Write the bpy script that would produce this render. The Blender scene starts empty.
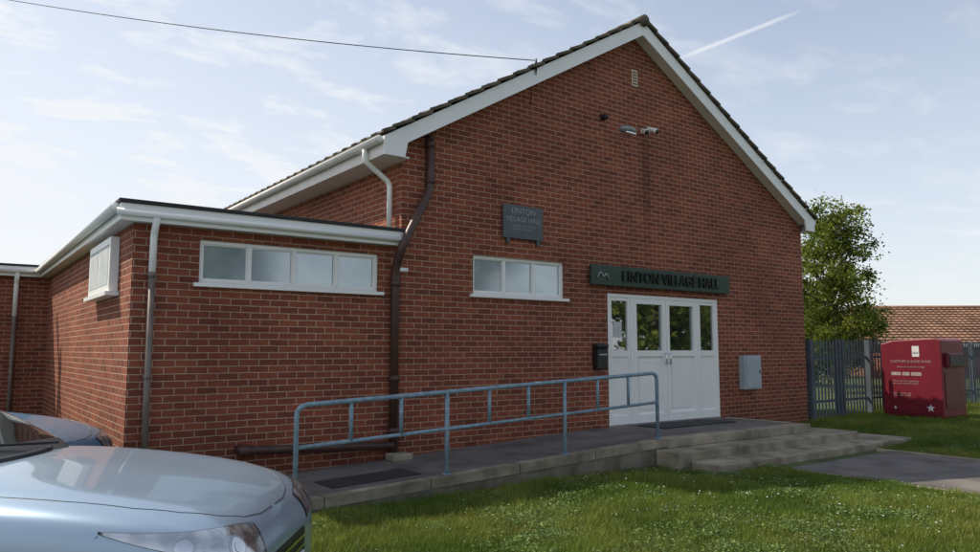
import bpy, bmesh, math, random
import numpy as np
from mathutils import Vector, Matrix
from mathutils.bvhtree import BVHTree
random.seed(7); rng=np.random.default_rng(7)
S=bpy.context.scene
S.view_settings.view_transform='Standard'; S.view_settings.look='None'; S.view_settings.exposure=0
COL=S.collection
PITCH=math.radians(5.67); YAW=math.radians(36.3); F=745.0; EYE=1.6
# ------------------------------------------------------------------ materials
def nm(name):
    m=bpy.data.materials.new(name); m.use_nodes=True
    nt=m.node_tree; b=nt.nodes['Principled BSDF']; return m,nt,b
def mat(name,col,rough=.6,metal=0,var=.15,scale=6,bump=0,bscale=60,coat=0,spec=.5,dirt=None):
    m,nt,b=nm(name); N=nt.nodes; L=nt.links
    tc=N.new('ShaderNodeTexCoord')
    n=N.new('ShaderNodeTexNoise'); n.inputs['Scale'].default_value=scale; n.inputs['Detail'].default_value=6
    L.new(tc.outputs['Object'],n.inputs['Vector'])
    r=N.new('ShaderNodeValToRGB'); r.color_ramp.elements[0].position=.3; r.color_ramp.elements[1].position=.7
    lo=[c*(1-var) for c in col]; hi=[min(1,c*(1+var)) for c in col]
    if dirt: lo=dirt
    r.color_ramp.elements[0].color=(*lo,1); r.color_ramp.elements[1].color=(*hi,1)
    L.new(n.outputs['Fac'],r.inputs['Fac']); L.new(r.outputs['Color'],b.inputs['Base Color'])
    b.inputs['Roughness'].default_value=rough; b.inputs['Metallic'].default_value=metal
    b.inputs['Coat Weight'].default_value=coat; b.inputs['Coat Roughness'].default_value=.04
    b.inputs['Specular IOR Level'].default_value=spec
    if bump:
        n2=N.new('ShaderNodeTexNoise'); n2.inputs['Scale'].default_value=bscale; n2.inputs['Detail'].default_value=4
        L.new(tc.outputs['Object'],n2.inputs['Vector'])
        bp=N.new('ShaderNodeBump'); bp.inputs['Strength'].default_value=bump; bp.inputs['Distance'].default_value=.01
        L.new(n2.outputs['Fac'],bp.inputs['Height']); L.new(bp.outputs['Normal'],b.inputs['Normal'])
    return m
def brick_mat(name,c1,c2,mortar,stain=False):
    m,nt,b=nm(name); N=nt.nodes; L=nt.links
    g=N.new('ShaderNodeNewGeometry')
    sp=N.new('ShaderNodeSeparateXYZ'); L.new(g.outputs['Position'],sp.inputs[0])
    sn=N.new('ShaderNodeSeparateXYZ'); L.new(g.outputs['True Normal'],sn.inputs[0])
    ab=N.new('ShaderNodeMath'); ab.operation='ABSOLUTE'; L.new(sn.outputs['X'],ab.inputs[0])
    gt=N.new('ShaderNodeMath'); gt.operation='GREATER_THAN'; gt.inputs[1].default_value=.5; L.new(ab.outputs[0],gt.inputs[0])
    mx=N.new('ShaderNodeMix'); L.new(gt.outputs[0],mx.inputs['Factor']); L.new(sp.outputs['X'],mx.inputs['A']); L.new(sp.outputs['Y'],mx.inputs['B'])
    cb=N.new('ShaderNodeCombineXYZ'); L.new(mx.outputs['Result'],cb.inputs['X']); L.new(sp.outputs['Z'],cb.inputs['Y'])
    # tiny waviness so the courses are not ruler-straight
    wn=N.new('ShaderNodeTexNoise'); wn.inputs['Scale'].default_value=5; L.new(g.outputs['Position'],wn.inputs['Vector'])
    ws=N.new('ShaderNodeVectorMath'); ws.operation='SCALE'; ws.inputs['Scale'].default_value=.008; L.new(wn.outputs['Color'],ws.inputs[0])
    wa=N.new('ShaderNodeVectorMath'); wa.operation='ADD'; L.new(cb.outputs[0],wa.inputs[0]); L.new(ws.outputs[0],wa.inputs[1])
    t=N.new('ShaderNodeTexBrick'); L.new(wa.outputs[0],t.inputs['Vector'])
    t.inputs['Scale'].default_value=1; t.inputs['Brick Width'].default_value=.225; t.inputs['Row Height'].default_value=.075
    t.inputs['Mortar Size'].default_value=.0055; t.inputs['Mortar Smooth'].default_value=.2; t.inputs['Bias'].default_value=-.1
    t.inputs['Color1'].default_value=(*c1,1); t.inputs['Color2'].default_value=(*c2,1); t.inputs['Mortar'].default_value=(*mortar,1)
    n=N.new('ShaderNodeTexNoise'); n.inputs['Scale'].default_value=.7; n.inputs['Detail'].default_value=8; n.inputs['Roughness'].default_value=.65
    L.new(g.outputs['Position'],n.inputs['Vector'])
    r=N.new('ShaderNodeMapRange'); r.inputs['From Min'].default_value=.3; r.inputs['From Max'].default_value=.7
    r.inputs['To Min'].default_value=.74; r.inputs['To Max'].default_value=1.2
    L.new(n.outputs['Fac'],r.inputs['Value'])
    n3=N.new('ShaderNodeTexNoise'); n3.inputs['Scale'].default_value=22; n3.inputs['Detail'].default_value=3
    L.new(g.outputs['Position'],n3.inputs['Vector'])
    r3=N.new('ShaderNodeMapRange'); r3.inputs['To Min'].default_value=.7; r3.inputs['To Max'].default_value=1.3
    L.new(n3.outputs['Fac'],r3.inputs['Value'])
    mu=N.new('ShaderNodeMath'); mu.operation='MULTIPLY'; L.new(r.outputs[0],mu.inputs[0]); L.new(r3.outputs[0],mu.inputs[1])
    last=mu.outputs[0]
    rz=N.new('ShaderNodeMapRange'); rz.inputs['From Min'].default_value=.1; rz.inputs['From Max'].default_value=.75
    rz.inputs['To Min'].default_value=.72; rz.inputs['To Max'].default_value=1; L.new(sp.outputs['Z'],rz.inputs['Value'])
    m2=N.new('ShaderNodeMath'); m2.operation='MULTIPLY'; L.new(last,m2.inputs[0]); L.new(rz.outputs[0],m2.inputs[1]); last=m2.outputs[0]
    if stain:  # damp streak under the floodlights
        d=N.new('ShaderNodeMath'); d.operation='SUBTRACT'; d.inputs[1].default_value=9.44; L.new(sp.outputs['X'],d.inputs[0])
        a=N.new('ShaderNodeMath'); a.operation='ABSOLUTE'; L.new(d.outputs[0],a.inputs[0])
        w=N.new('ShaderNodeMapRange'); w.inputs['From Min'].default_value=.04; w.inputs['From Max'].default_value=.16
        w.inputs['To Min'].default_value=.72; w.inputs['To Max'].default_value=1; L.new(a.outputs[0],w.inputs['Value'])
        zz=N.new('ShaderNodeMapRange'); zz.inputs['From Min'].default_value=2.9; zz.inputs['From Max'].default_value=3.9
        L.new(sp.outputs['Z'],zz.inputs['Value'])
        z2=N.new('ShaderNodeMapRange'); z2.inputs['From Min'].default_value=5.25; z2.inputs['From Max'].default_value=5.1
        L.new(sp.outputs['Z'],z2.inputs['Value'])
        zm=N.new('ShaderNodeMath'); zm.operation='MULTIPLY'; L.new(zz.outputs[0],zm.inputs[0]); L.new(z2.outputs[0],zm.inputs[1])
        mm=N.new('ShaderNodeMix'); mm.inputs['A'].default_value=1; L.new(zm.outputs[0],mm.inputs['Factor']); L.new(w.outputs[0],mm.inputs['B'])
        m3=N.new('ShaderNodeMath'); m3.operation='MULTIPLY'; L.new(last,m3.inputs[0]); L.new(mm.outputs['Result'],m3.inputs[1]); last=m3.outputs[0]
    v=N.new('ShaderNodeVectorMath'); v.operation='SCALE'; L.new(t.outputs['Color'],v.inputs[0]); L.new(last,v.inputs['Scale'])
    L.new(v.outputs[0],b.inputs['Base Color']); b.inputs['Roughness'].default_value=.85; b.inputs['Specular IOR Level'].default_value=.25
    bp=N.new('ShaderNodeBump'); bp.inputs['Strength'].default_value=.5; bp.inputs['Distance'].default_value=.006; bp.invert=True
    L.new(t.outputs['Fac'],bp.inputs['Height']); L.new(bp.outputs['Normal'],b.inputs['Normal'])
    return m
M={}
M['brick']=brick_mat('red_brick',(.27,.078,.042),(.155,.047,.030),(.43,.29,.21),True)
M['white']=mat('white_upvc',(.85,.85,.83),.35,var=.03,scale=2)
M['whiteold']=mat('white_paint_weathered',(.78,.76,.72),.5,var=.08,scale=3)
M['brown']=mat('brown_downpipe',(.07,.034,.026),.45,var=.2)
M['greypipe']=mat('grey_brown_pipe',(.17,.13,.11),.5,var=.2)
M['black']=mat('black_plastic',(.015,.015,.016),.45)
M['felt']=mat('roof_felt',(.035,.035,.036),.9,bump=.3)
M['tile']=mat('concrete_roof_tile',(.13,.10,.075),.9,var=.45,scale=5,bump=.4,dirt=(.06,.055,.035))
M['concrete']=mat('weathered_concrete',(.29,.25,.19),.9,var=.35,scale=3,bump=.5,bscale=90,dirt=(.12,.11,.07))
M['concdark']=mat('ramp_side_concrete',(.17,.15,.12),.95,var=.35,scale=4,bump=.6,bscale=50,dirt=(.08,.075,.05))
M['paving']=mat('path_tarmac',(.145,.13,.12),.9,var=.3,scale=2,bump=.5,bscale=120,dirt=(.085,.075,.068))
M['asphalt']=mat('car_park_asphalt',(.055,.055,.056),.9,var=.25,scale=5,bump=.6,bscale=150)
M['rail']=mat('blue_grey_painted_steel',(.20,.30,.38),.42,var=.2,scale=14,dirt=(.14,.20,.25))
M['fence']=mat('palisade_steel',(.085,.105,.13),.6,var=.25,scale=2)
M['signgreen']=mat('dark_green_signboard',(.016,.045,.030),.35,var=.2)
M['letter']=mat('black_letters',(.004,.004,.005),.3)
M['plaque']=mat('slate_plaque',(.07,.085,.095),.35,var=.2)
M['silver']=mat('silver_letters',(.30,.31,.31),.4)
M['greybox']=mat('grey_meter_box',(.36,.41,.45),.5,var=.06)
M['cream']=mat('cream_vent',(.6,.48,.33),.7)
M['lamp']=mat('floodlight_body',(.25,.27,.29),.4)
M['bankred']=mat('clothes_bank_red',(.17,.009,.022),.45,var=.15,scale=3)
M['bankred2']=mat('clothes_bank_lid_red',(.12,.008,.018),.45,var=.15,scale=3)
M['whitetext']=mat('white_decal',(.70,.70,.70),.5,var=.03)
M['faded']=mat('faded_decal',(.40,.28,.29),.5,var=.15,scale=9)
M['mat']=mat('rubber_mat',(.03,.03,.032),.9)
M['rubber']=mat('tyre_rubber',(.02,.02,.02),.8)
M['alloy']=mat('alloy_wheel',(.5,.5,.52),.3,metal=.9)
M['chrome']=mat('chrome',(.75,.75,.77),.1,metal=1,var=.03)
M['bark']=mat('bark',(.16,.13,.10),.9,var=.4,scale=8,bump=.6)
M['wood']=mat('pole_wood',(.12,.085,.06),.9)
M['interior']=mat('dark_interior',(.03,.03,.032),.9)
M['blind']=mat('window_blind',(.50,.53,.54),.7,var=.1)
M['orangetile']=mat('clay_roof_tiles',(.23,.125,.08),.9,var=.35,scale=1.2,bump=.5,bscale=8)
def glassmat(name,base,refl,rough=.03,base2=None,nscale=2.5):
    m,nt,b=nm(name); N=nt.nodes; L=nt.links
    b.inputs['Base Color'].default_value=(*base,1); b.inputs['Roughness'].default_value=rough
    b.inputs['IOR'].default_value=1.5; b.inputs['Specular IOR Level'].default_value=.5
    gl=N.new('ShaderNodeBsdfGlossy'); gl.inputs['Roughness'].default_value=rough; gl.inputs['Color'].default_value=(.9,.95,1,1)
    mx=N.new('ShaderNodeMixShader'); mx.inputs[0].default_value=refl
    n=N.new('ShaderNodeTexNoise'); n.inputs['Scale'].default_value=1.3
    tc=N.new('ShaderNodeTexCoord'); L.new(tc.outputs['Object'],n.inputs['Vector'])
    if base2:
        n2=N.new('ShaderNodeTexNoise'); n2.inputs['Scale'].default_value=nscale; n2.inputs['Detail'].default_value=2; L.new(tc.outputs['Object'],n2.inputs['Vector'])
        r=N.new('ShaderNodeValToRGB'); r.color_ramp.elements[0].position=.42; r.color_ramp.elements[1].position=.6
        r.color_ramp.elements[0].color=(*base,1); r.color_ramp.elements[1].color=(*base2,1)
        L.new(n2.outputs['Fac'],r.inputs['Fac']); L.new(r.outputs['Color'],b.inputs['Base Color'])
    bp=N.new('ShaderNodeBump'); bp.inputs['Strength'].default_value=.04; bp.inputs['Distance'].default_value=.05
    L.new(n.outputs['Fac'],bp.inputs['Height']); L.new(bp.outputs['Normal'],gl.inputs['Normal'])
    L.new(b.outputs[0],mx.inputs[1]); L.new(gl.outputs[0],mx.inputs[2])
    L.new(mx.outputs[0],N['Material Output'].inputs['Surface'])
    return m
M['glassf']=glassmat('frosted_window_glass',(.15,.22,.27),.25,.12,(.27,.33,.37))
M['glassd']=glassmat('door_glass',(.015,.02,.022),.32,.02)
M['carglass']=glassmat('car_glass',(.012,.014,.016),.25,.02)
def translucent_leaf(name,c1,c2,tr=.35,scale=1.5):
    m,nt,b=nm(name); N=nt.nodes; L=nt.links
    g=N.new('ShaderNodeNewGeometry')
    n=N.new('ShaderNodeTexNoise'); n.inputs['Scale'].default_value=scale; n.inputs['Detail'].default_value=3
    L.new(g.outputs['Position'],n.inputs['Vector'])
    r=N.new('ShaderNodeValToRGB'); r.color_ramp.elements[0].position=.36; r.color_ramp.elements[1].position=.64
    r.color_ramp.elements[0].color=(*c1,1); r.color_ramp.elements[1].color=(*c2,1)
    L.new(n.outputs['Fac'],r.inputs['Fac'])
    at=N.new('ShaderNodeAttribute'); at.attribute_name='rnd'
    mr=N.new('ShaderNodeMapRange'); mr.inputs['To Min'].default_value=.5; mr.inputs['To Max'].default_value=1.5
    L.new(at.outputs['Fac'],mr.inputs['Value'])
    v=N.new('ShaderNodeVectorMath'); v.operation='SCALE'; L.new(r.outputs['Color'],v.inputs[0]); L.new(mr.outputs[0],v.inputs['Scale'])
    L.new(v.outputs[0],b.inputs['Base Color']); b.inputs['Roughness'].default_value=.6; b.inputs['Specular IOR Level'].default_value=.3
    t=N.new('ShaderNodeBsdfTranslucent'); L.new(v.outputs[0],t.inputs['Color'])
    mx=N.new('ShaderNodeMixShader'); mx.inputs[0].default_value=tr
    L.new(b.outputs[0],mx.inputs[1]); L.new(t.outputs[0],mx.inputs[2]); L.new(mx.outputs[0],N['Material Output'].inputs['Surface'])
    return m
M['leaf']=translucent_leaf('tree_leaves',(.10,.145,.018),(.22,.25,.04),.5)
M['leafdark']=translucent_leaf('hedge_leaves',(.03,.055,.014),(.07,.10,.022),.25)
M['grass']=translucent_leaf('grass_blades',(.10,.165,.022),(.22,.25,.05),.4,.8)
M['clover']=translucent_leaf('clover_leaves',(.10,.17,.045),(.20,.28,.09),.3,3)
M['soil']=mat('lawn_ground',(.06,.08,.02),.95,var=.4,scale=1.5,bump=.6,bscale=40)
# ------------------------------------------------------------------ mesh helpers
def empty(name,loc=(0,0,0)):
    e=bpy.data.objects.new(name,None); e.location=loc; COL.objects.link(e); return e
def link(o,parent=None):
    COL.objects.link(o)
    if parent: o.parent=parent
    return o
def mesh(name,verts,faces,m,parent=None,smooth=False):
    me=bpy.data.meshes.new(name); me.from_pydata([tuple(v) for v in verts],[],faces); me.update()
    if m: me.materials.append(m)
    if smooth:
        for p in me.polygons: p.use_smooth=True
    return link(bpy.data.objects.new(name,me),parent)
def fixn(o):
    bm=bmesh.new(); bm.from_mesh(o.data); bmesh.ops.recalc_face_normals(bm,faces=bm.faces); bm.to_mesh(o.data); bm.free(); return o
def box(name,x0,x1,y0,y1,z0,z1,m,parent=None,bev=0):
    v=[(x0,y0,z0),(x1,y0,z0),(x1,y1,z0),(x0,y1,z0),(x0,y0,z1),(x1,y0,z1),(x1,y1,z1),(x0,y1,z1)]
    f=[(0,3,2,1),(4,5,6,7),(0,1,5,4),(1,2,6,5),(2,3,7,6),(3,0,4,7)]
    o=mesh(name,v,f,m,parent)
    if bev:
        b=o.modifiers.new('b','BEVEL'); b.width=bev; b.segments=2
    return o
def extrude_xz(name,pts,y0,y1,m,parent=None):
    n=len(pts); v=[(p[0],y0,p[1]) for p in pts]+[(p[0],y1,p[1]) for p in pts]
    f=[tuple(range(n)),tuple(range(2*n-1,n-1,-1))]+[(i,i+n,(i+1)%n+n,(i+1)%n) for i in range(n)]
    return fixn(mesh(name,v,f,m,parent))
def tube(name,pts,r,m,parent=None,segs=12,fillet=0):
    pts=[Vector(p) for p in pts]
    if fillet:
        q=[pts[0]]
        for i in range(1,len(pts)-1):
            a,b,c=pts[i-1],pts[i],pts[i+1]
            d1=(a-b); d2=(c-b); k=min(fillet,d1.length*.45,d2.length*.45)
            s=b+d1.normalized()*k; e=b+d2.normalized()*k
            for t in np.linspace(0,1,7): q.append(s*(1-t)**2+b*2*t*(1-t)+e*t*t)
        q.append(pts[-1]); pts=q
    rs=r if isinstance(r,(list,tuple)) else [r]*len(pts)
    V=[];Fc=[]; up=None
    for i,p in enumerate(pts):
        if i==0: d=pts[1]-p
        elif i==len(pts)-1: d=p-pts[i-1]
        else: d=(pts[i+1]-p).normalized()+(p-pts[i-1]).normalized()
        d.normalize()
        if up is None:
            up=Vector((0,0,1)) if abs(d.z)<.9 else Vector((1,0,0))
        a=d.cross(up).normalized(); up=a.cross(d).normalized()
        for k in range(segs):
            t=2*math.pi*k/segs; V.append(p+(a*math.cos(t)+up*math.sin(t))*rs[i])
    for i in range(len(pts)-1):
        for k in range(segs):
            Fc.append((i*segs+k,i*segs+(k+1)%segs,(i+1)*segs+(k+1)%segs,(i+1)*segs+k))
    Fc.append(tuple(range(segs-1,-1,-1))); n=(len(pts)-1)*segs; Fc.append(tuple(range(n,n+segs)))
    o=mesh(name,V,Fc,m,parent,True); fixn(o); return o
def text(name,s,size,loc,rot,m,parent,ext=.004,align='CENTER',sx=1,bold=0):
    c=bpy.data.curves.new(name,'FONT'); c.body=s; c.size=size; c.extrude=ext; c.align_x=align; c.align_y='CENTER'; c.offset=bold
    o=bpy.data.objects.new(name+'_tmp',c); COL.objects.link(o)
    bpy.context.view_layer.update()
    me=bpy.data.meshes.new_from_object(o.evaluated_get(bpy.context.evaluated_depsgraph_get()))
    bpy.data.objects.remove(o); me.materials.clear(); me.materials.append(m)
    o2=bpy.data.objects.new(name,me); o2.location=loc; o2.rotation_euler=rot; o2.scale=(sx,1,1); link(o2,parent); return o2
def cutby(o,boxes):
    cs=[]
    for b in boxes:
        c=box('cut',*b,None); cs.append(c)
        md=o.modifiers.new('c','BOOLEAN'); md.object=c; md.operation='DIFFERENCE'; md.solver='EXACT'
    bpy.context.view_layer.update()
    me=bpy.data.meshes.new_from_object(o.evaluated_get(bpy.context.evaluated_depsgraph_get()))
    o.modifiers.clear(); o.data=me
    for c in cs: bpy.data.objects.remove(c)
    return o
# ------------------------------------------------------------------ ground
def sm(t): t=np.clip(t,0,1); return t*t*(3-2*t)
def gz(x,y):
    x=np.asarray(x,float); y=np.asarray(y,float)
    z=.045*sm((x-2.0)/.5)
    z=z+.15*sm((x-11.8)/3.0)*sm((y-1)/4)
    z=z+.012*np.sin(x*1.7+.6*y)*sm((x-2.5)/1)*(1-sm((x-20)/6))*(1-sm((x-8.2)/.6)*(1-sm((x-12.2)/.8)))
    return z
def axis(lo,hi,step):
    a=list(np.arange(lo,hi+1e-6,step)); 
    e=[1,3,7,15,30,60,120,250,500,900,1600]
    return np.array([lo-v for v in e[::-1]]+a+[hi+v for v in e])
gx=axis(-12,26,.3); gy=axis(-10,18,.3)
X,Y=np.meshgrid(gx,gy); Z=gz(X,Y)
nv=X.size; W=len(gx); H=len(gy)
idx=np.arange(nv).reshape(H,W)
faces=np.stack([idx[:-1,:-1],idx[:-1,1:],idx[1:,1:],idx[1:,:-1]],-1).reshape(-1,4)
g=mesh('lawn_ground',np.stack([X.ravel(),Y.ravel(),Z.ravel()],1).tolist(),faces.tolist(),M['soil'],None,True)
def sheet(name,x0,x1,y0,y1,m,dz=.006,step=.3):
    xs=np.linspace(x0,x1,max(2,int((x1-x0)/step)+1)); ys=np.linspace(y0,y1,max(2,int((y1-y0)/step)+1))
    A,B=np.meshgrid(xs,ys); C=gz(A,B)+dz
    i=np.arange(A.size).reshape(A.shape); f=np.stack([i[:-1,:-1],i[:-1,1:],i[1:,1:],i[1:,:-1]],-1).reshape(-1,4)
    return mesh(name,np.stack([A.ravel(),B.ravel(),C.ravel()],1).tolist(),f.tolist(),m,None,True)
sheet('car_park_asphalt',-11.5,1.95,-9.5,8.3,M['asphalt'],.006)
box('kerb',1.97,2.09,-9.5,6.8,-.1,.075,M['concrete'],None,.012)
pth=sheet('footpath',9.0,11.7,-9.5,5.7,M['paving'],.018)
pk=empty('path_edging'); box('edge_1',8.95,9.0,-9.5,5.7,-.1,.075,M['concrete'],pk,.008); box('edge_2',11.7,11.76,-9.5,5.9,-.1,.09,M['concrete'],pk,.008)
# ------------------------------------------------------------------ grass
def blades(name,n,xr,yr,ok,hmin,hmax,w,m,white=0):
    x=rng.uniform(*xr,n); y=rng.uniform(*yr,n); k=ok(x,y); x=x[k]; y=y[k]
    cl=.5+.5*np.sin(x*3.1+np.sin(y*2.3)*2)*np.sin(y*3.7+np.sin(x*1.9)*2)
    cl=.45*cl+.55*(.5+.5*np.sin(x*9.1+2*np.sin(y*7))*np.sin(y*11.3+2*np.sin(x*6)))
    n=len(x); z=gz(x,y)-.004
    h=rng.uniform(hmin,hmax,n)*(0.5+1.0*cl); a=rng.uniform(0,2*np.pi,n); lean=rng.uniform(0,.9,n)*h; b=rng.uniform(0,2*np.pi,n)
    ww=rng.uniform(.6,1.3,n)*w
    v=np.zeros((n,3,3)); 
    v[:,0]=np.stack([x-np.cos(a)*ww,y-np.sin(a)*ww,z],1); v[:,1]=np.stack([x+np.cos(a)*ww,y+np.sin(a)*ww,z],1)
    v[:,2]=np.stack([x+np.cos(b)*lean,y+np.sin(b)*lean,z+h],1)
    me=bpy.data.meshes.new(name); me.vertices.add(3*n); me.vertices.foreach_set('co',v.ravel())
    me.loops.add(3*n); me.loops.foreach_set('vertex_index',np.arange(3*n,dtype=np.int32))
    me.polygons.add(n); me.polygons.foreach_set('loop_start',np.arange(0,3*n,3,dtype=np.int32)); me.polygons.foreach_set('loop_total',np.full(n,3,dtype=np.int32))
    at=me.attributes.new('rnd','FLOAT','POINT'); at.data.foreach_set('value',np.repeat(rng.random(n)*.5+.5*cl,3).astype(np.float32))
    me.update(); me.validate(); me.materials.append(m); return link(bpy.data.objects.new(name,me))
def okl(x,y):
    r=(x>2.12)&(y<6.82)
    r&=~((x>7.85)&(x<13.2)&(y>5.92))
    r&=~((x>8.94)&(x<11.77)&(y<6))
    r&=(x*.806-y*.592)<(.592*x+.806*y)*.8
    return r
blades('grass',330000,(2.1,13),(1.5,6.85),okl,.035,.09,.0048,M['grass'])
def okr(x,y): return ~((x<13.2)&(y>5.92))&((x*.806-y*.592)<(.592*x+.806*y)*.8)
blades('grass',110000,(11.78,22),(3.5,9.5),okr,.03,.08,.007,M['grass'])
n=650; px=rng.uniform(2.3,13,n); py=rng.uniform(2,6.7,n); k=okl(px,py); px=px[k];py=py[k]; V=[];Fc=[]
for i,(a,b) in enumerate(zip(px,py)):
    z=float(gz(a,b))+random.uniform(.04,.08); s=random.uniform(.005,.010)
    c=len(V)
    for j in range(6):
        t=j*math.pi/3; V.append((a+s*math.cos(t),b+s*math.sin(t),z+.3*s*math.sin(t+a)))
    Fc.append(tuple(range(c,c+6)))
mesh('daisies',V,Fc,M['whitetext'])
def leafmesh(name,C,size,m,parent=None,flat=1.0):
    n=len(C); C=np.array(C); a=rng.normal(size=(n,3)); a[:,2]*=flat; a/=np.linalg.norm(a,axis=1)[:,None]; b=rng.normal(size=(n,3)); b[:,2]*=flat; b-=a*(a*b).sum(1)[:,None]; b/=np.linalg.norm(b,axis=1)[:,None]
    s=size*rng.uniform(.6,1.3,n)[:,None]
    v=np.stack([C-a*s,C+b*s*.55,C+a*s,C-b*s*.55],1)
    me=bpy.data.meshes.new(name); me.vertices.add(4*n); me.vertices.foreach_set('co',v.ravel())
    me.loops.add(4*n); me.loops.foreach_set('vertex_index',np.arange(4*n,dtype=np.int32)); me.polygons.add(n)
    me.polygons.foreach_set('loop_start',np.arange(0,4*n,4,dtype=np.int32)); me.polygons.foreach_set('loop_total',np.full(n,4,dtype=np.int32))
    at=me.attributes.new('rnd','FLOAT','POINT'); at.data.foreach_set('value',np.repeat(rng.random(n),4).astype(np.float32))
    me.update(); me.validate(); me.materials.append(m); return link(bpy.data.objects.new(name,me),parent)
C=[]
for _ in range(150):
    cx_,cy_=random.uniform(2.4,12.8),random.uniform(1.8,6.7); R_=random.uniform(.12,.45)
    for _ in range(int(900*R_)):
        a=cx_+random.gauss(0,R_*.5); b=cy_+random.gauss(0,R_*.4)
        if okl(np.array(a),np.array(b)): C.append((a,b,float(gz(a,b))+random.uniform(.03,.07)))
leafmesh('clover',C,.013,M['clover'],None,.4)
# ------------------------------------------------------------------ village hall
H=empty('village_hall'); Y0=8.4
XL,XR,XC=4.74,14.06,9.20
SL=.578
def roofz(x): return 7.15-(SL if x<XC else .570)*abs(x-XC)
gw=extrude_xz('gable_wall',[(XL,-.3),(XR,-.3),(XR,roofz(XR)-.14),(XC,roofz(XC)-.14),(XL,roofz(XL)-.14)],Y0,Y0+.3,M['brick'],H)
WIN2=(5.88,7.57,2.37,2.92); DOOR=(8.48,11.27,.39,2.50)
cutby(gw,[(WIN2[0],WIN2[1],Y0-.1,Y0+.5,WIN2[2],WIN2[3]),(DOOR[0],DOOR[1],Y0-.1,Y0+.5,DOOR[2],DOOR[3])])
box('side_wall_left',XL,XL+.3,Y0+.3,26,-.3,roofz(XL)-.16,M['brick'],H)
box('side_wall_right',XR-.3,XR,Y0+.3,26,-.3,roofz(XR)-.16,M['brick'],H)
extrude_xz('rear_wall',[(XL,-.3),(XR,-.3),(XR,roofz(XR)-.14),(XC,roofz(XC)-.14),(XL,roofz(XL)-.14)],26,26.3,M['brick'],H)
box('hall_floor',XL+.3,XR-.3,Y0+.3,26,.2,.385,M['interior'],H)
EX=1.556; EZ=3.13
ew=box('extension_front_wall',EX,XL-.002,Y0+.004,Y0+.3,-.3,EZ-.12,M['brick'],H)
WIN1=(2.23,4.42,2.33,2.81)
cutby(ew,[(WIN1[0],WIN1[1],Y0-.1,Y0+.5,WIN1[2],WIN1[3])])
box('extension_side_wall',EX,EX+.3,Y0+.3,15.9,-.3,EZ-.12,M['brick'],H)
box('wing_front_wall',-6,EX+.3,15.9,16.2,-.3,EZ-.12,M['brick'],H)
box('extension_roof_deck',EX-.12,XL-.004,Y0-.12,16.0,EZ-.10,EZ-.02,M['felt'],H)
box('wing_roof_deck',-6.1,XL-.004,16.0,22,EZ-.10,EZ-.02,M['felt'],H)
box('wing_roof_deck_front',-6.1,EX-.13,15.76,16.0,EZ-.10,EZ-.02,M['felt'],H)
fz0,fz1=EZ-.21,EZ-.03
box('fascia_front',EX-.16,XL-.02,Y0-.16,Y0-.122,fz0,fz1,M['white'],H,.004)
box('fascia_soffit',EX-.12,XL-.01,Y0-.12,Y0,fz0+.01,fz0+.03,M['white'],H)
box('fascia_side',EX-.16,EX-.122,Y0-.121,15.74,fz0,fz1,M['white'],H,.004)
box('fascia_side_soffit',EX-.12,EX-.002,Y0,15.9,fz0+.01,fz0+.03,M['white'],H)
box('fascia_wing',-6.1,EX-.163,15.74,15.77,fz0,fz1,M['white'],H,.004)
box('felt_trim_front',EX-.18,XL+.0,Y0-.19,Y0-.10,fz1,EZ+.01,M['felt'],H,.006)
box('felt_trim_side',EX-.18,EX-.10,Y0-.10,15.72,fz1,EZ+.01,M['felt'],H,.006)
box('felt_trim_wing',-6.1,EX-.183,15.72,15.80,fz1,EZ+.01,M['felt'],H,.006)
tube('extension_gutter',[(EX-.21,Y0-.16,fz1-.06),(EX-.21,15.7,fz1-.08)],.048,M['white'],H)
tube('front_gutter',[(EX-.2,Y0-.195,fz1-.10),(XL-.1,Y0-.195,fz1-.105)],.034,M['white'],H)
tube('wing_gutter',[(EX-.2,15.68,fz1-.08),(-6,15.68,fz1-.06)],.048,M['white'],H)
def window(name,w,panes,glass,depth=.07,mull=.045,opener=True):
    x0,x1,z0,z1=w; y=Y0+depth
    e=empty(name); e.parent=H
    fr=.045
    box('frame_top',x0,x1,y-.03,y+.04,z1-fr,z1,M['white'],e,.004); box('frame_bottom',x0,x1,y-.03,y+.04,z0,z0+fr,M['white'],e,.004)
    xs=np.linspace(x0+fr/2,x1-fr/2,panes+1)
    for i,x in enumerate(xs):
        box('mullion',x-mull/2 if i else x0,x+mull/2 if i<panes else x1,y-.033,y+.037,z0+fr,z1-fr,M['white'],e,.004)
    for i in range(panes):
        a,b=xs[i]+mull/2,xs[i+1]-mull/2
        if i==0 : a=x0+mull
        box('pane',a,b,y+.005,y+.015,z0+fr,z1-fr,glass,e)
        for (u0,u1,v0,v1) in ((a,b,z0+fr,z0+fr+.012),(a,b,z1-fr-.012,z1-fr),(a,a+.012,z0+fr+.012,z1-fr-.012),(b-.012,b,z0+fr+.012,z1-fr-.012)):
            box('bead',u0,u1,y-.012,y+.004,v0,v1,M['white'],e)
    box('sill',x0-.06,x1+.06,Y0-.05,Y0+.05,z0-.045,z0-.002,M['white'],e,.006)
    return e
window('window',WIN1,4,M['glassf']); window('window',WIN2,3,M['glassf'])
e=empty('side_window'); e.parent=H
box('surround',EX-.10,EX-.002,9.1,10.5,2.25,2.86,M['white'],e,.008)
box('pane_a',EX-.104,EX-.10,9.18,9.76,2.33,2.78,M['blind'],e); box('pane_b',EX-.104,EX-.10,9.84,10.42,2.33,2.78,M['blind'],e)
box('sill',EX-.14,EX-.002,9.05,10.55,2.20,2.245,M['white'],e)
e=empty('wing_window'); e.parent=H
box('surround',-.9,.62,15.86,15.898,2.2,2.86,M['white'],e); box('pane',-.82,.54,15.85,15.858,2.28,2.78,M['glassf'],e)
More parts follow.
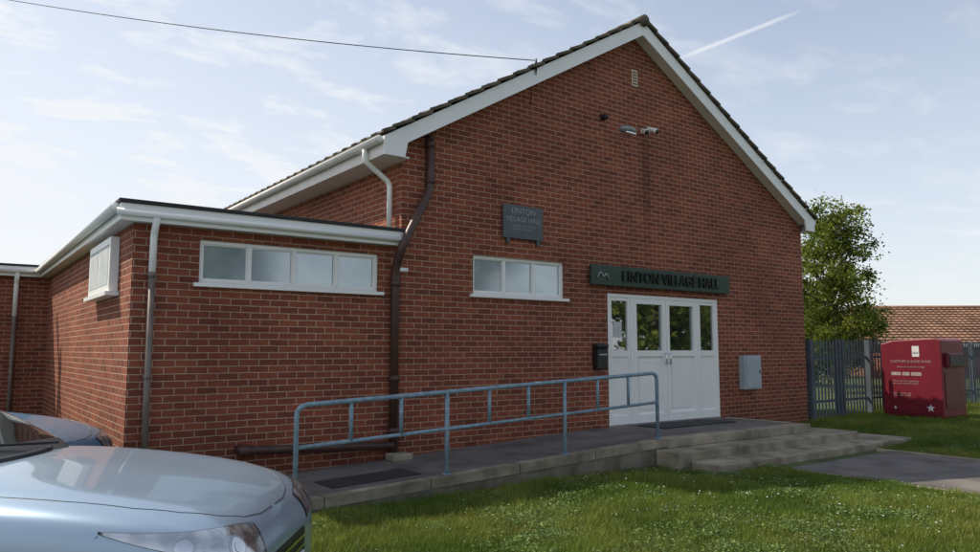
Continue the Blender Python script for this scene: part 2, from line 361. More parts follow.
D=empty('entrance_doors'); D.parent=H
x0,x1,z0,z1=DOOR; y=Y0+.05
xs=[x0,x0+.56,(x0+x1)/2,x1-.56,x1]
box('frame_top',x0,x1,y-.04,y+.05,z1-.06,z1,M['white'],D,.004)
box('threshold',x0,x1,y-.05,y+.05,z0,z0+.03,M['alloy'],D)
for i,x in enumerate([x0,xs[1]-.03,xs[3]-.03,x1-.06]): box('post',x,x+.06,y-.042,y+.048,z0+.03,z1-.06,M['white'],D,.004)
def leaf(a,b,zb,zt,split,nm_,yo=0,glass=M['glassd'],s=.085):
    box(nm_+'_stile',a,a+s,y-.03+yo,y+.03,zb,zt,M['white'],D,.005); box(nm_+'_stile',b-s,b,y-.03+yo,y+.03,zb,zt,M['white'],D,.005)
    box(nm_+'_rail_top',a+s,b-s,y-.028+yo,y+.03,zt-s,zt,M['white'],D,.004); box(nm_+'_rail_mid',a+s,b-s,y-.028+yo,y+.03,split-.05,split+.05,M['white'],D,.004)
    box(nm_+'_rail_bottom',a+s,b-s,y-.028+yo,y+.03,zb,zb+.14,M['white'],D,.004)
    box(nm_+'_glass',a+s,b-s,y+.0,y+.01,split+.05,zt-s,glass,D)
    box(nm_+'_panel',a+s,b-s,y-.008,y+.012,zb+.14,split-.05,M['white'],D)
    mx=(b-a-2*s)
    if mx>.4:
        box(nm_+'_fielded_panel',a+s+.06,b-s-.06,y-.02,y-.008,zb+.20,split-.11,M['white'],D,.008)
zt=z1-.062; zb=z0+.032
leaf(x0+.06,xs[1]-.032,zb,zt,1.54,'sidelight',s=.05); leaf(xs[1]+.032,xs[2]-.004,zb,zt,1.54,'door',-.012)
leaf(xs[2]+.004,xs[3]-.032,zb,zt,1.54,'door_right',-.012); leaf(xs[3]+.032,x1-.06,zb,zt,1.54,'sidelight_right',s=.05)
tube('handle',[(xs[2]-.05,y-.08,1.36),(xs[2]-.05,y-.08,1.56)],.011,M['chrome'],D,fillet=0)
tube('handle',[(xs[2]+.05,y-.08,1.36),(xs[2]+.05,y-.08,1.56)],.011,M['chrome'],D)
for sx in(-.05,.05):
    for zz in(1.38,1.54): tube('handle_lug',[(xs[2]+sx,y-.08,zz),(xs[2]+sx,y-.045,zz)],.009,M['chrome'],D,8)
box('notice',x0+.17,x0+.36,y-.006,y-.002,1.8,2.05,M['blind'],D)
def roof_side(sign):
    V=[];Fc=[]; course=.32; sl=SL if sign<0 else .570; L_=math.hypot(4.80,sl*4.80)if sign<0 else math.hypot(5.03,sl*5.03); nc=int(L_/course)+1; th=math.atan(sl)
    ys=np.arange(Y0-.27,26.4,.05)
    for c in range(nc):
        s0=c*course-.0; s1=min(s0+course+.02,L_+.05)
        for k,s in enumerate((s0,s1)):
            lift=.0 if k==0 else .035
            jz=random.uniform(-.005,.005)
            for lay in (0,1):
                for yy in ys:
                    ph=(yy-8.1)/.30*2*math.pi
                    wv=.018*math.cos(ph)+.008*math.cos(2*ph)
                    hx=s*math.cos(th); hz=7.13-s*math.sin(th)
                    t=lift+(wv if lay else -.02)+jz
                    V.append((XC+sign*(hx+t*math.sin(th)),yy,hz+t*math.cos(th)))
        n=len(ys); b=len(V)-4*n
        for i in range(n-1):
            Fc.append((b+n+i,b+n+i+1,b+3*n+i+1,b+3*n+i))
            Fc.append((b+2*n+i,b+2*n+i+1,b+3*n+i+1,b+3*n+i))
            Fc.append((b+i,b+i+1,b+2*n+i+1,b+2*n+i))
        Fc.append((b,b+n,b+3*n,b+2*n)); Fc.append((b+n-1,b+2*n-1,b+4*n-1,b+3*n-1))
    return mesh('roof_tiles',V,Fc,M['tile'],H)
roof_side(-1); roof_side(1)
yy=Y0-.28
i=0
while yy<26.3:
    tube('ridge_tile',[(XC,yy,7.10),(XC,yy+.44,7.10+.006*(i%2))],.10,M['tile'],H,10); yy+=.45; i+=1
def barge(sign):
    xe=4.36 if sign<0 else 14.22
    top=lambda x: roofz(x)-.055
    p=[(XC,top(XC)),(xe,top(xe)),(xe,top(xe)-.24),(xe-sign*.30,top(xe)-.24),(xe-sign*.34,top(xe-sign*.34)-.235),(XC,top(XC)-.235)]
    extrude_xz('bargeboard',p,Y0-.22,Y0-.19,M['white'],H)
    q=[(XC,top(XC)-.19),(xe-sign*.2,top(xe-sign*.2)-.19),(xe-sign*.2,top(xe-sign*.2)-.21),(XC,top(XC)-.21)]
    extrude_xz('verge_soffit',q,Y0-.188,Y0-.002,M['whiteold'],H)
    zb=top(xe)-.238
    if sign<0: a,b=xe,XL-.002
    else: a,b=XR+.002,xe
    box('eaves_soffit',a,b,Y0-.188,26.2,zb,zb+.02,M['whiteold'],H)
    a,b=sorted((xe,xe-sign*.025)); box('eaves_fascia',a,b,Y0-.188,26.2,zb+.022,top(xe)-.0,M['whiteold'],H)
    gxx=xe+sign*.055
    tube('eaves_gutter',[(gxx,Y0-.19,top(xe)-.05),(gxx,26.2,top(xe)-.08)],.052,M['whiteold'],H)
    for gy_ in np.arange(Y0+.4,26,1.0): box('gutter_bracket',min(xe,gxx)-.0,max(xe,gxx),gy_,gy_+.03,top(xe)-.11,top(xe)-.0,M['whiteold'],H)
barge(-1); barge(1)
tube('white_downpipe',[(4.31,8.62,4.22),(4.31,8.62,4.05),(4.67,8.60,3.80),(4.67,8.60,EZ-.0)],.036,M['white'],H,12,.07)
tube('brown_drainpipe',[(5.13,Y0-.07,4.46),(5.13,Y0-.07,3.72),(4.62,Y0-.24,2.90),(4.62,Y0-.07,2.62),(4.62,Y0-.07,.22)],.055,M['brown'],H,14,.12)
for zz in (4.3,3.8): tube('pipe_collar',[(5.13,Y0-.07,zz),(5.13,Y0-.07,zz+.07)],.066,M['brown'],H)
for zz in (2.4,1.2,.55): tube('pipe_collar',[(4.62,Y0-.07,zz),(4.62,Y0-.07,zz+.08)],.066,M['brown'],H)
tube('overflow_pipe',[(4.62,Y0-.1,2.62),(4.78,Y0-.1,2.62)],.03,M['white'],H)
tube('brown_waste_pipe',[(2.72,Y0-.02,.52),(2.72,Y0-.09,.50),(4.6,Y0-.09,.42)],.05,M['brown'],H,14,.04)
tube('waste_pipe_collar',[(2.70,Y0-.09,.50),(2.82,Y0-.09,.495)],.062,M['brown'],H)
tube('corner_downpipe_top',[(1.74,Y0-.19,2.97),(1.74,Y0-.07,2.80),(1.74,Y0-.06,2.38)],.036,M['white'],H,12,.04)
tube('corner_downpipe',[(1.74,Y0-.06,2.38),(1.74,Y0-.06,.05)],.034,M['greypipe'],H)
for zz in (2.36,1.3): tube('pipe_clip',[(1.74,Y0-.06,zz),(1.74,Y0-.06,zz+.05)],.042,M['greypipe'],H)
tube('wing_downpipe_top',[(1.04,15.68,2.98),(1.04,15.82,2.8),(1.04,15.83,2.2)],.04,M['white'],H,12,.04)
tube('wing_downpipe',[(1.04,15.83,2.2),(1.04,15.83,0)],.036,M['greypipe'],H)
sb=empty('hall_name_sign'); sb.parent=H
box('board',8.04,11.5,Y0-.10,Y0-.06,2.61,2.93,M['signgreen'],sb,.01)
for xx in (8.5,9.8,11.0): box('bracket',xx,xx+.04,Y0-.06,Y0,2.66,2.88,M['black'],sb)
text('lettering','LINTON VILLAGE HALL',.25,(9.95,Y0-.112,2.765),(math.pi/2,0,0),M['letter'],sb,.012,sx=.95,bold=.003)
tube('emblem',[(8.16,Y0-.11,2.72),(8.22,Y0-.11,2.82),(8.30,Y0-.11,2.74),(8.36,Y0-.11,2.80),(8.42,Y0-.11,2.70)],.013,M['silver'],sb,8,.03)
pl=empty('wall_plaque'); pl.parent=H
box('plate',6.37,7.11,Y0-.05,Y0-.02,3.2,3.69,M['plaque'],pl,.008)
for xx in (6.44,7.0): box('foot',xx,xx+.05,Y0-.045,Y0,3.13,3.24,M['plaque'],pl)
text('plaque_text','LINTON',.12,(6.74,Y0-.052,3.60),(math.pi/2,0,0),M['silver'],pl,.002); text('plaque_text','VILLAGE HALL',.10,(6.74,Y0-.052,3.48),(math.pi/2,0,0),M['silver'],pl,.002)
text('plaque_text','OPENED 1976 BY THE\nPARISH COUNCIL',.045,(6.74,Y0-.052,3.36),(math.pi/2,0,0),M['silver'],pl,.001)
v=empty('air_brick'); v.parent=H
box('vent_frame',9.13,9.27,Y0-.012,Y0-.001,6.03,6.32,M['cream'],v)
for i in range(5): box('slot',9.15,9.25,Y0-.016,Y0-.0125,6.065+i*.05,6.085+i*.05,M['brown'],v)
def hemi(name,p,r,m,par,sc=(1,1,1)):
    bm=bmesh.new(); bmesh.ops.create_uvsphere(bm,u_segments=20,v_segments=12,radius=r); me=bpy.data.meshes.new(name); bm.to_mesh(me); bm.free()
    for q in me.polygons: q.use_smooth=True
    me.materials.append(m); o=bpy.data.objects.new(name,me); o.location=p; o.scale=sc; return link(o,par)
fl=empty('floodlight'); fl.parent=H
tube('arm',[(8.90,Y0,5.12),(8.90,Y0-.2,5.14),(8.66,Y0-.34,5.10)],.018,M['lamp'],fl,8,.05)
hemi('lamp_head',(8.60,Y0-.38,5.08),.14,M['lamp'],fl,(1.25,.75,.40)); box('lamp_glass',8.49,8.71,Y0-.47,Y0-.30,5.0,5.03,M['chrome'],fl,.01)
ps=empty('motion_sensor'); ps.parent=H
box('base',8.38,8.46,Y0-.04,Y0,5.30,5.40,M['black'],ps,.01); hemi('sensor_eye',(8.42,Y0-.08,5.34),.05,M['black'],ps)
tw=empty('twin_spotlight'); tw.parent=H
box('mount',9.32,9.40,Y0-.05,Y0,5.24,5.32,M['whiteold'],tw,.01)
for sx,dz_ in((-1,-.03),(1,.03)):
    tube('knuckle',[(9.36,Y0-.05,5.28),(9.36+sx*.06,Y0-.10,5.28+dz_)],.014,M['whiteold'],tw,8)
    tube('spot',[(9.36+sx*.05,Y0-.07,5.31+dz_),(9.36+sx*.08,Y0-.14,5.27+dz_),(9.36+sx*.12,Y0-.22,5.22+dz_)],[.02,.03,.05],M['whiteold'],tw,14)
    hemi('spot_lens',(9.36+sx*.12,Y0-.22,5.22+dz_),.042,M['black'],tw)
mb=empty('meter_box'); mb.parent=H
box('case',11.83,12.33,Y0-.14,Y0-.001,.88,1.50,M['greybox'],mb,.012); box('door_panel',11.86,12.30,Y0-.152,Y0-.142,.91,1.47,M['greybox'],mb,.006); box('lock',12.24,12.27,Y0-.16,Y0-.153,1.18,1.22,M['black'],mb)
pb=empty('letter_box'); pb.parent=H
box('case',8.13,8.35,Y0-.13,Y0,1.3,1.62,M['black'],pb,.02); box('hood',8.12,8.36,Y0-.15,Y0,1.62,1.70,M['black'],pb,.03); box('slot',8.16,8.32,Y0-.135,Y0-.131,1.52,1.54,M['greybox'],pb)
tube('cable_bracket',[(6.85,Y0-.2,5.60),(6.85,Y0-.24,5.78),(6.83,Y0-.24,5.88)],.014,M['black'],H,8)
A=Vector((6.83,Y0-.24,5.85)); B=Vector((-2.9,19.4,9.3)); pts=[]
for t in np.linspace(0,1,30):
    p=A.lerp(B,t); p.z-=.26*4*t*(1-t); pts.append(p)
tp=empty('telegraph_pole'); tube('wire',pts,.007,M['black'],tp,6)
tube('pole',[(-2.9,19.5,-.2),(-2.9,19.5,5),(-2.9,19.5,9.6)],[.15,.13,.1],M['wood'],tp)
box('crossarm',-3.5,-2.3,19.42,19.52,9.1,9.22,M['wood'],tp)
tube('drop_wire',[(6.83,Y0-.24,5.84),(6.8,Y0-.2,5.5),(6.9,Y0-.03,5.25)],.006,M['black'],H,6)
# ------------------------------------------------------------------ ramp, platform, steps
R=empty('access_ramp')
RY=6.85; PZ=.39
def rz(x): return .13+(PZ-.13)*min(1,max(0,(x-2.0)/(8.0-2.0)))
V=[];Fc=[]
xsr=[1.2,2.0,3,4,5,6,7,8.0,11.35]
for x in xsr:
    V+= [(x,RY,-.2),(x,RY,rz(x)),(x,Y0-.002,rz(x)),(x,Y0-.002,-.2)]
for i in range(len(xsr)-1):
    a=i*4;b=a+4
    Fc+=[(a,b,b+1,a+1),(a+1,b+1,b+2,a+2)]
Fc+=[(0,1,2,3),(len(V)-4,len(V)-1,len(V)-2,len(V)-3)]
fixn(mesh('ramp_slab',V,Fc,M['concdark'],R))
V=[];Fc=[]
for x in xsr: V+= [(x,RY+.14,rz(x)+.005),(x,Y0-.003,rz(x)+.005)]
for i in range(len(xsr)-1): Fc.append((2*i,2*i+2,2*i+3,2*i+1))
mesh('ramp_surface',V,Fc,M['paving'],R)
V=[];Fc=[]
for x in xsr[1:8]:
    z=rz(x)+.012; V+=[(x,RY-.012,z-.1),(x,RY-.012,z),(x,RY+.135,z),(x,RY+.135,z-.1)]
for i in range(6):
    a=i*4;b=a+4; Fc+=[(a,b,b+1,a+1),(a+1,b+1,b+2,a+2),(a+2,b+2,b+3,a+3)]
Fc+=[(0,1,2,3),(24,27,26,25)]
fixn(mesh('ramp_edge',V,Fc,M['concrete'],R))
for x in (3.05,4.25,5.45,6.65): box('edge_joint',x,x+.008,RY-.0135,RY+.137,rz(x)-.085,rz(x)+.0145,M['black'],R)
st=empty('entrance_steps')
box('platform_edge',8.002,11.5,RY-.02,RY+.2,PZ-.12,PZ+.014,M['concrete'],st,.012)
box('platform_side',11.352,11.5,RY+.2,Y0-.004,-.1,PZ+.012,M['concrete'],st,.012)
box('step_upper',7.75,12.2,6.42,RY-.022,-.1,.275,M['concrete'],st,.015)
box('step_upper_side',11.502,12.2,RY-.02,Y0-.004,-.1,.273,M['concrete'],st,.012)
box('step_lower',7.95,13.1,5.98,6.418,-.1,.155,M['concrete'],st,.015)
box('step_lower_side',12.202,13.1,6.42,Y0-.3,-.1,.15,M['concrete'],st,.015)
dm=box('rubber_mat',3.3,4.35,7.2,7.65,0,.012,M['mat'],None); 
for v_ in dm.data.vertices: v_.co.z+=rz(v_.co.x)+.004
box('door_mat',9.0,10.8,7.75,8.3,PZ+.008,PZ+.022,M['mat'],None)
box('drain_gully',4.5,4.78,8.1,8.33,rz(4.6)+.0,rz(4.6)+.09,M['concrete'],None,.02)
# ------------------------------------------------------------------ handrail
HR=empty('handrail'); ry=6.95
px_=[2.80,4.52,6.25,7.94]; hgt=.90
zt=lambda x: rz(x)+hgt-.0; zm=lambda x: rz(x)+.50
tube('top_rail',[(px_[0],ry,rz(px_[0])-.1),(px_[0],ry,zt(px_[0])),(px_[3],ry,zt(px_[3])),(px_[3],ry,rz(px_[3])-.1)],.025,M['rail'],HR,14,.11)
tube('mid_rail',[(px_[0],ry,zm(px_[0])),(px_[3],ry,zm(px_[3]))],.02,M['rail'],HR)
for x in px_[1:3]: tube('post',[(x,ry,rz(x)-.1),(x,ry,zt(x))],.024,M['rail'],HR)
for i in range(3):
    for t in (1/3,2/3):
        x=px_[i]+(px_[i+1]-px_[i])*t; tube('baluster',[(x,ry,zm(x)),(x,ry,zt(x))],.021,M['rail'],HR)
for x in px_: tube('base_flange',[(x,ry,rz(x)+.012),(x,ry,rz(x)+.024)],.055,M['rail'],HR)
# ------------------------------------------------------------------ palisade fence
FN=empty('palisade_fence'); V=[];Fc=[]
def pale(x,y,z0,h,w=.066):
    c=len(V); d=.014
    prof=[(-w/2,0),(-w*.25,-d),(0,-.004),(w*.25,-d),(w/2,0)]
    for (u,v) in prof: V.append((x+u,y+v,z0))
    for (u,v) in prof: V.append((x+u,y+v,z0+h-.09))
    for u in (-.45,-.22,0,.22,.45): V.append((x+u*w*.5,y-.01,z0+h-.03*abs(u)))
    for r in (0,5):
        for k in range(4): Fc.append((c+r+k,c+r+k+1,c+r+k+6,c+r+k+5))
for x in np.arange(14.32,23,.125):
    if abs(x-16.6)<.08: continue
    pale(float(x),8.45,float(gz(x,8.45))+.04,1.60+random.uniform(-.008,.008))
mesh('pales',V,Fc,M['fence'],FN)
box('rail_low',14.2,23,8.462,8.50,.52,.57,M['fence'],FN); box('rail_high',14.2,23,8.462,8.50,1.42,1.47,M['fence'],FN)
for x in (14.25,15.35,15.47,16.6,19.3,22): box('post',x,x+.07,8.40,8.52,.0,1.82,M['fence'],FN)
# ------------------------------------------------------------------ clothes bank
CB=empty('clothes_bank'); bx0,bx1,by0,by1,bz0,bz1=16.3,17.35,6.80,8.0,.17,1.63
def shell():
    pts=[(by0,bz0+.06),(by1,bz0+.06),(by1,bz1+.10),(by1-.25,bz1+.17),(by0+.12,bz1+.21),(by0,bz1+.17)]
    n=len(pts); v=[(bx0,p[0],p[1]) for p in pts]+[(bx1,p[0],p[1]) for p in pts]
    f=[tuple(range(n)),tuple(range(2*n-1,n-1,-1))]+[(i,i+n,(i+1)%n+n,(i+1)%n) for i in range(n)]
    o=fixn(mesh('body',v,f,M['bankred'],CB)); b=o.modifiers.new('b','BEVEL'); b.width=.02; b.segments=2
shell()
for a,b in ((by0+.1,by0+.22),(by1-.22,by1-.1)): box('skid',bx0+.05,bx1-.05,a,b,bz0-.02,bz0+.062,M['black'],CB)
box('rim',bx0-.012,bx0-.001,by0+.04,by1-.04,bz0+.12,bz0+.15,M['bankred2'],CB)
box('chute_hood',bx0+.12,bx1-.2,by0-.09,by0-.002,1.25,1.54,M['bankred2'],CB,.02)
box('chute_flap',bx0+.16,bx1-.24,by0-.10,by0-.092,1.28,1.48,M['black'],CB)
box('front_panel',bx0+.10,bx1-.12,by0-.012,by0-.002,.4,1.15,M['bankred2'],CB,.004)
RX=(math.pi/2,0,-math.pi/2)
xm=bx0-.004; yc=(by0+by1)/2
text('decal','CLOTHES & SHOE BANK',.075,(xm,yc,1.36),RX,M['faded'],CB,.001)
text('decal','please tie donations in bags',.05,(xm,yc,1.25),RX,M['faded'],CB,.001)
text('decal','0800 000 0000',.10,(xm,yc+.1,1.10),RX,M['whitetext'],CB,.001)
text('decal','Thank you for supporting\nyour local hall and charity',.05,(xm,yc+.12,.93),RX,M['faded'],CB,.001)
text('decal','clothes  shoes  bags\nbelts  linen  towels',.045,(xm,yc+.2,.68),RX,M['faded'],CB,.001)
def star(cy,cz,r):
    pts=[]
    for i in range(10):
        rr=r if i%2==0 else r*.42; t=math.pi/2+i*math.pi/5; pts.append((xm-.001,cy+rr*math.cos(t),cz+rr*math.sin(t)))
    mesh('star_decal',pts,[tuple(range(10))],M['whitetext'],CB)
star(by0+.25,.42,.085); star(by1-.25,.40,.04)
box('badge',xm-.002,xm+.001,by0+.42,by0+.56,1.46,1.68,M['whitetext'],CB)
text('badge_text','bank',.06,(xm-.003,by0+.49,1.54),RX,M['letter'],CB,.001)
# ------------------------------------------------------------------ trees
def tree(name,loc,h,cr,base,nleaf,lsize,m,seed,nl=26):
    rr=random.Random(seed); E=empty(name,loc); V=[];tips=[]
    tube('trunk',[(0,0,-.2),(.05,.02,h*.3),(-.04,.05,h*.6),(.03,0,h*.93)],[h*.022,h*.017,h*.010,h*.003],M['bark'],E,10)
    for i in range(nl):
        t=base/h+(.96-base/h)*((i+.5)/nl)+rr.uniform(-.02,.02); z=h*t; ang=i*2.4+rr.uniform(-.4,.4)
        f=(t-base/h)/(1-base/h); R_=cr*(math.sin(math.pi*min(1,max(0.12,f*.80+.20)))**.7)*rr.uniform(.6,1.12)
        p0=Vector((0,0,z*.90)); p2=Vector((R_*math.cos(ang),R_*math.sin(ang),z+R_*rr.uniform(.0,.5))); p1=p0.lerp(p2,.5)+Vector((0,0,.12*R_))
        tube('limb',[p0,p1,p2],[h*.006,h*.004,h*.0015],M['bark'],E,6)
        for k in range(6):
            q=p0.lerp(p2,rr.uniform(.3,1.05))+Vector((rr.gauss(0,.13),rr.gauss(0,.13),rr.gauss(0,.14)))*cr
            tips.append((q,rr.uniform(.10,.24)*cr))
    C=[]
    per=nleaf//len(tips)
    for q,s in tips:
        for _ in range(per):
            d=Vector((rr.gauss(0,1),rr.gauss(0,1),rr.gauss(0,.75)))
            d=d.normalized()*s*abs(rr.gauss(0,1))**.6
            C.append((q.x+d.x,q.y+d.y,q.z+d.z-.15*s*rr.random()))
    leafmesh('foliage',C,lsize,m,E); return E
tree('birch_tree',(24.1,13.3,0),6.6,1.75,1.2,27000,.055,M['leaf'],3,36)
tree('tree',(27.5,16.8,0),3.6,1.9,.6,14000,.09,M['leaf'],5)
tree('tree',(37.0,20.6,0),3.5,1.6,.6,9000,.11,M['leafdark'],8)
for i,(x,y,h) in enumerate([(26,-6,8),(32,-10,9),(39,-12,9),(20,-13,10),(10,-18,10),(46,-8,9)]):
    tree('tree',(x,y,0),h,3.2,1.6,9000,.16,M['leaf'],20+i)
C=[]
for _ in range(26000):
    x=random.uniform(15.5,60); y=20+ (x-15)*.25+random.gauss(0,.45); hh=1.5+.35*math.sin(x*.9)+.2*math.sin(x*2.3)
    C.append((x,y,random.random()**.7*hh))
leafmesh('hedge',C,.11,M['leafdark'])
# ------------------------------------------------------------------ distant bungalow
BG=empty('bungalow',(38.7,18.6,-.35)); BG.rotation_euler=(0,0,math.radians(-38))
bw,bd,be,br=16,7,2.35,4.25
box('walls',0,bw,0,bd,-.2,be,brick_mat('bungalow_brick',(.30,.12,.07),(.24,.09,.06),(.35,.28,.22)),BG)
V=[(-.4,-.4,be-.1),(bw+.4,-.4,be-.1),(bw+.4,bd+.4,be-.1),(-.4,bd+.4,be-.1),(-.4,bd/2,br),(bw+.4,bd/2,br)]
ro=mesh('roof_under',V,[(0,1,5,4),(2,3,4,5),(0,4,3),(1,2,5)],M['orangetile'],BG)
V=[];Fc=[]; nx=int((bw+.8)/.15)
for c in range(14):
    for k in range(2):
        t=(c+k)/14; lift=.05*(1-k)
        for i in range(nx+1):
            x=-.4+i*.15; V.append((x,-.4+t*(bd/2+.4),be-.08+t*(br-be+.1)+lift+.035*(i%2)))
    b=len(V)-2*(nx+1)
    for i in range(nx): Fc.append((b+i,b+i+1,b+nx+2+i,b+nx+1+i))
mesh('roof_tiles',V,Fc,M['orangetile'],BG)
tube('ridge',[(-.4,bd/2,br+.03),(bw+.4,bd/2,br+.03)],.12,M['orangetile'],BG)
for x in (1.5,5,9.5): box('window',x,x+1.6,-.03,0.0,1.0,2.1,M['white'],BG); box('window_glass',x+.08,x+1.52,-.04,-.031,1.08,2.02,M['glassd'],BG)
box('fascia',-.4,bw+.4,-.44,-.41,be-.25,be-.08,M['white'],BG)
# ------------------------------------------------------------------ cars
def paint(name,col):
    m,nt,b=nm(name); N=nt.nodes; L=nt.links
    b.inputs['Base Color'].default_value=(*col,1); b.inputs['Metallic'].default_value=.6; b.inputs['Roughness'].default_value=.36
    b.inputs['Coat Weight'].default_value=.8; b.inputs['Coat Roughness'].default_value=.04
    tc=N.new('ShaderNodeTexCoord'); n=N.new('ShaderNodeTexNoise'); n.inputs['Scale'].default_value=900; L.new(tc.outputs['Object'],n.inputs['Vector'])
    bp=N.new('ShaderNodeBump'); bp.inputs['Strength'].default_value=.06; bp.inputs['Distance'].default_value=.001
    L.new(n.outputs['Fac'],bp.inputs['Height']); L.new(bp.outputs['Normal'],b.inputs['Normal']); return m
def car(name,loc,ang,pm):
    E=empty(name,(0,0,0))
    st_=[ # s,w,zb,zs,zc
     (0.0,.50,.38,.60,.63),(.03,.62,.30,.69,.73),(.10,.74,.24,.765,.81),(.22,.82,.22,.825,.87),(.42,.875,.22,.88,.93),(.75,.90,.22,.925,.985),
     (1.1,.905,.22,.945,1.025),(1.45,.905,.22,.955,1.05),(1.8,.905,.22,.965,1.03),(2.4,.905,.22,.965,1.0),(3.2,.90,.22,.975,1.0),(3.8,.88,.24,.98,1.02),(4.15,.83,.28,.96,1.0),(4.3,.74,.34,.90,.95),(4.36,.6,.42,.8,.85)]
    V=[];Fc=[]
    def ring(s,w,zb,zs,zc):
        h=zs-zb; cr=.012*max(0,min(1,(s-.1)/.5))*(1 if s<1.5 else 0)
        half=[(0,zb),(.72*w,zb),(.93*w,zb+.05),(.985*w,zb+.30*h),(1.0*w,zb+.55*h),(.985*w,zs-.10*h-.015),(.935*w,zs),(.84*w,zs+.30*(zc-zs)),(.70*w,zs+.72*(zc-zs)+cr),(.40*w,zc-.012),(0,zc)]
        full=[(-y_,z_) for (y_,z_) in half]+[(y_,z_) for (y_,z_) in half[-2:0:-1]]
        return [(-s,y_,z_) for y_,z_ in full]
    nr=None
    for q in st_:
        r=ring(*q); nr=len(r); V+=r
    for i in range(len(st_)-1):
        for k in range(nr): Fc.append((i*nr+k,i*nr+(k+1)%nr,(i+1)*nr+(k+1)%nr,(i+1)*nr+k))
    Fc.append(tuple(range(nr))); n0=(len(st_)-1)*nr; Fc.append(tuple(range(n0+nr-1,n0-1,-1)))
    body=fixn(mesh('body',V,Fc,pm,E,True))
    ss=body.modifiers.new('s','SUBSURF'); ss.levels=3; ss.render_levels=3
    bpy.context.view_layer.update(); dg=bpy.context.evaluated_depsgraph_get()
    me=bpy.data.meshes.new_from_object(body.evaluated_get(dg)); 
    bm=bmesh.new(); bm.from_mesh(me); bvh=BVHTree.FromBMesh(bm); bm.free()
    body.modifiers.clear(); body.data=me
    cs=[]
    for s in (.86,3.5):
        bm=bmesh.new(); bmesh.ops.create_cone(bm,cap_ends=True,segments=48,radius1=.365,radius2=.365,depth=2.4,matrix=Matrix.Translation((-s,0,.33))@Matrix.Rotation(math.pi/2,4,'X'))
        cm=bpy.data.meshes.new('c'); bm.to_mesh(cm); bm.free(); cm.materials.append(M['black']); c=bpy.data.objects.new('c',cm); link(c); cs.append(c)
        md=body.modifiers.new('b','BOOLEAN'); md.object=c; md.solver='EXACT'; md.material_mode='TRANSFER'
    bpy.context.view_layer.update(); dg=bpy.context.evaluated_depsgraph_get()
    me=bpy.data.meshes.new_from_object(body.evaluated_get(dg)); body.modifiers.clear(); body.data=me
    for c in cs: bpy.data.objects.remove(c)
    for s in (.86,3.5):
        for sg in (-1,1):
            yy=sg*.78
            pr=[(.20,-.10),(.29,-.11),(.325,-.08),(.33,0),(.325,.08),(.29,.11),(.20,.10)]
            V=[];Fc=[]
            for k in range(36):
                t=2*math.pi*k/36
                for (r,o) in pr: V.append((-s+r*math.cos(t),yy+o,.33+r*math.sin(t)))
            for k in range(36):
                for j in range(6): a=k*7+j;b=((k+1)%36)*7+j; Fc.append((a,a+1,b+1,b))
            mesh('tyre',V,Fc,M['rubber'],E,True)
            V=[(-s,yy+sg*.07,.33)];Fc=[]
            for k in range(40):
                t=2*math.pi*k/40; V.append((-s+.2*math.cos(t),yy+sg*(.09),.33+.2*math.sin(t)))
            for k in range(40):
                if k%8<5: Fc.append((0,1+k,1+(k+1)%40))
            mesh('wheel_rim',V,Fc,M['alloy'],E)
            tube('rim_lip',[(-s+.205*math.cos(t),yy+sg*.095,.33+.205*math.sin(t)) for t in np.linspace(0,2*math.pi,30)],.013,M['alloy'],E,6)
            mesh('brake_disc',[(-s+.17*math.cos(t),yy+sg*.03,.33+.17*math.sin(t)) for t in np.linspace(0,2*math.pi,24)[:-1]],[tuple(range(23))],M['black'],E)
    cs_=[(1.42,.60,1.03,.44),(1.56,.76,1.085,.60),(1.76,.83,1.18,.615),(2.05,.855,1.325,.61),(2.3,.86,1.425,.605),(2.5,.86,1.475,.605),(2.9,.86,1.49,.605),(3.4,.85,1.46,.595),(3.75,.83,1.38,.58),(4.08,.79,1.17,.57),(4.2,.72,1.03,.50)]
    V=[];Fc=[];mi=[]
    for s,wb,zt_,wt in cs_:
        zb_=.94
        half=[(wb,zb_),(wb-.01,zb_+.05*(zt_-zb_)+.01),(wb+(wt-wb)*.8,zb_+.80*(zt_-zb_)),(wt,zt_-.08*(zt_-zb_)),(wt*.72,zt_-.012*(1)),(0,zt_+.006)]
        full=[(-a,b) for a,b in half]+[(a,b) for a,b in half[-2::-1]]
        V+=[(-s,a,b) for a,b in full]
    nr=11
    for i in range(len(cs_)-1):
        for k in range(nr-1):
            Fc.append((i*nr+k,i*nr+k+1,(i+1)*nr+k+1,(i+1)*nr+k)); kk=min(k,9-k)
            g_=0
            if i in (1,2,3) and kk>=3: g_=1
            if i==0 : g_=2
            if kk==1 and 3<=i<=7 : g_=1
            if i==8 and kk>=3: g_=1
            mi.append(g_)
    cab=mesh('cabin',V,Fc,pm,E,True); cab.data.materials.append(M['carglass']); cab.data.materials.append(M['black'])
    for p,q in zip(cab.data.polygons,mi): p.material_index=q
    fixn(cab); ss=cab.modifiers.new('s','SUBSURF'); ss.levels=2; ss.render_levels=2
    def drop(s,y_,off=.002):
        h=bvh.ray_cast(Vector((-s,y_,3)),Vector((0,0,-1))); 
        return h[0]+h[1]*off if h[0] else Vector((-s,y_,1))
    tube('scuttle',[drop(1.42+.42*abs(t)**2.2,t*.80,.0) for t in np.linspace(-1,1,25)],.022,M['black'],E,8)
    tube('wiper',[drop(1.44,-.25,.04),Vector((-1.60,-.55,1.12)),Vector((-1.74,-.66,1.16))],.008,M['black'],E,6)
    tube('wiper',[drop(1.44,.35,.04),Vector((-1.54,.0,1.10)),Vector((-1.58,-.2,1.12))],.008,M['black'],E,6)
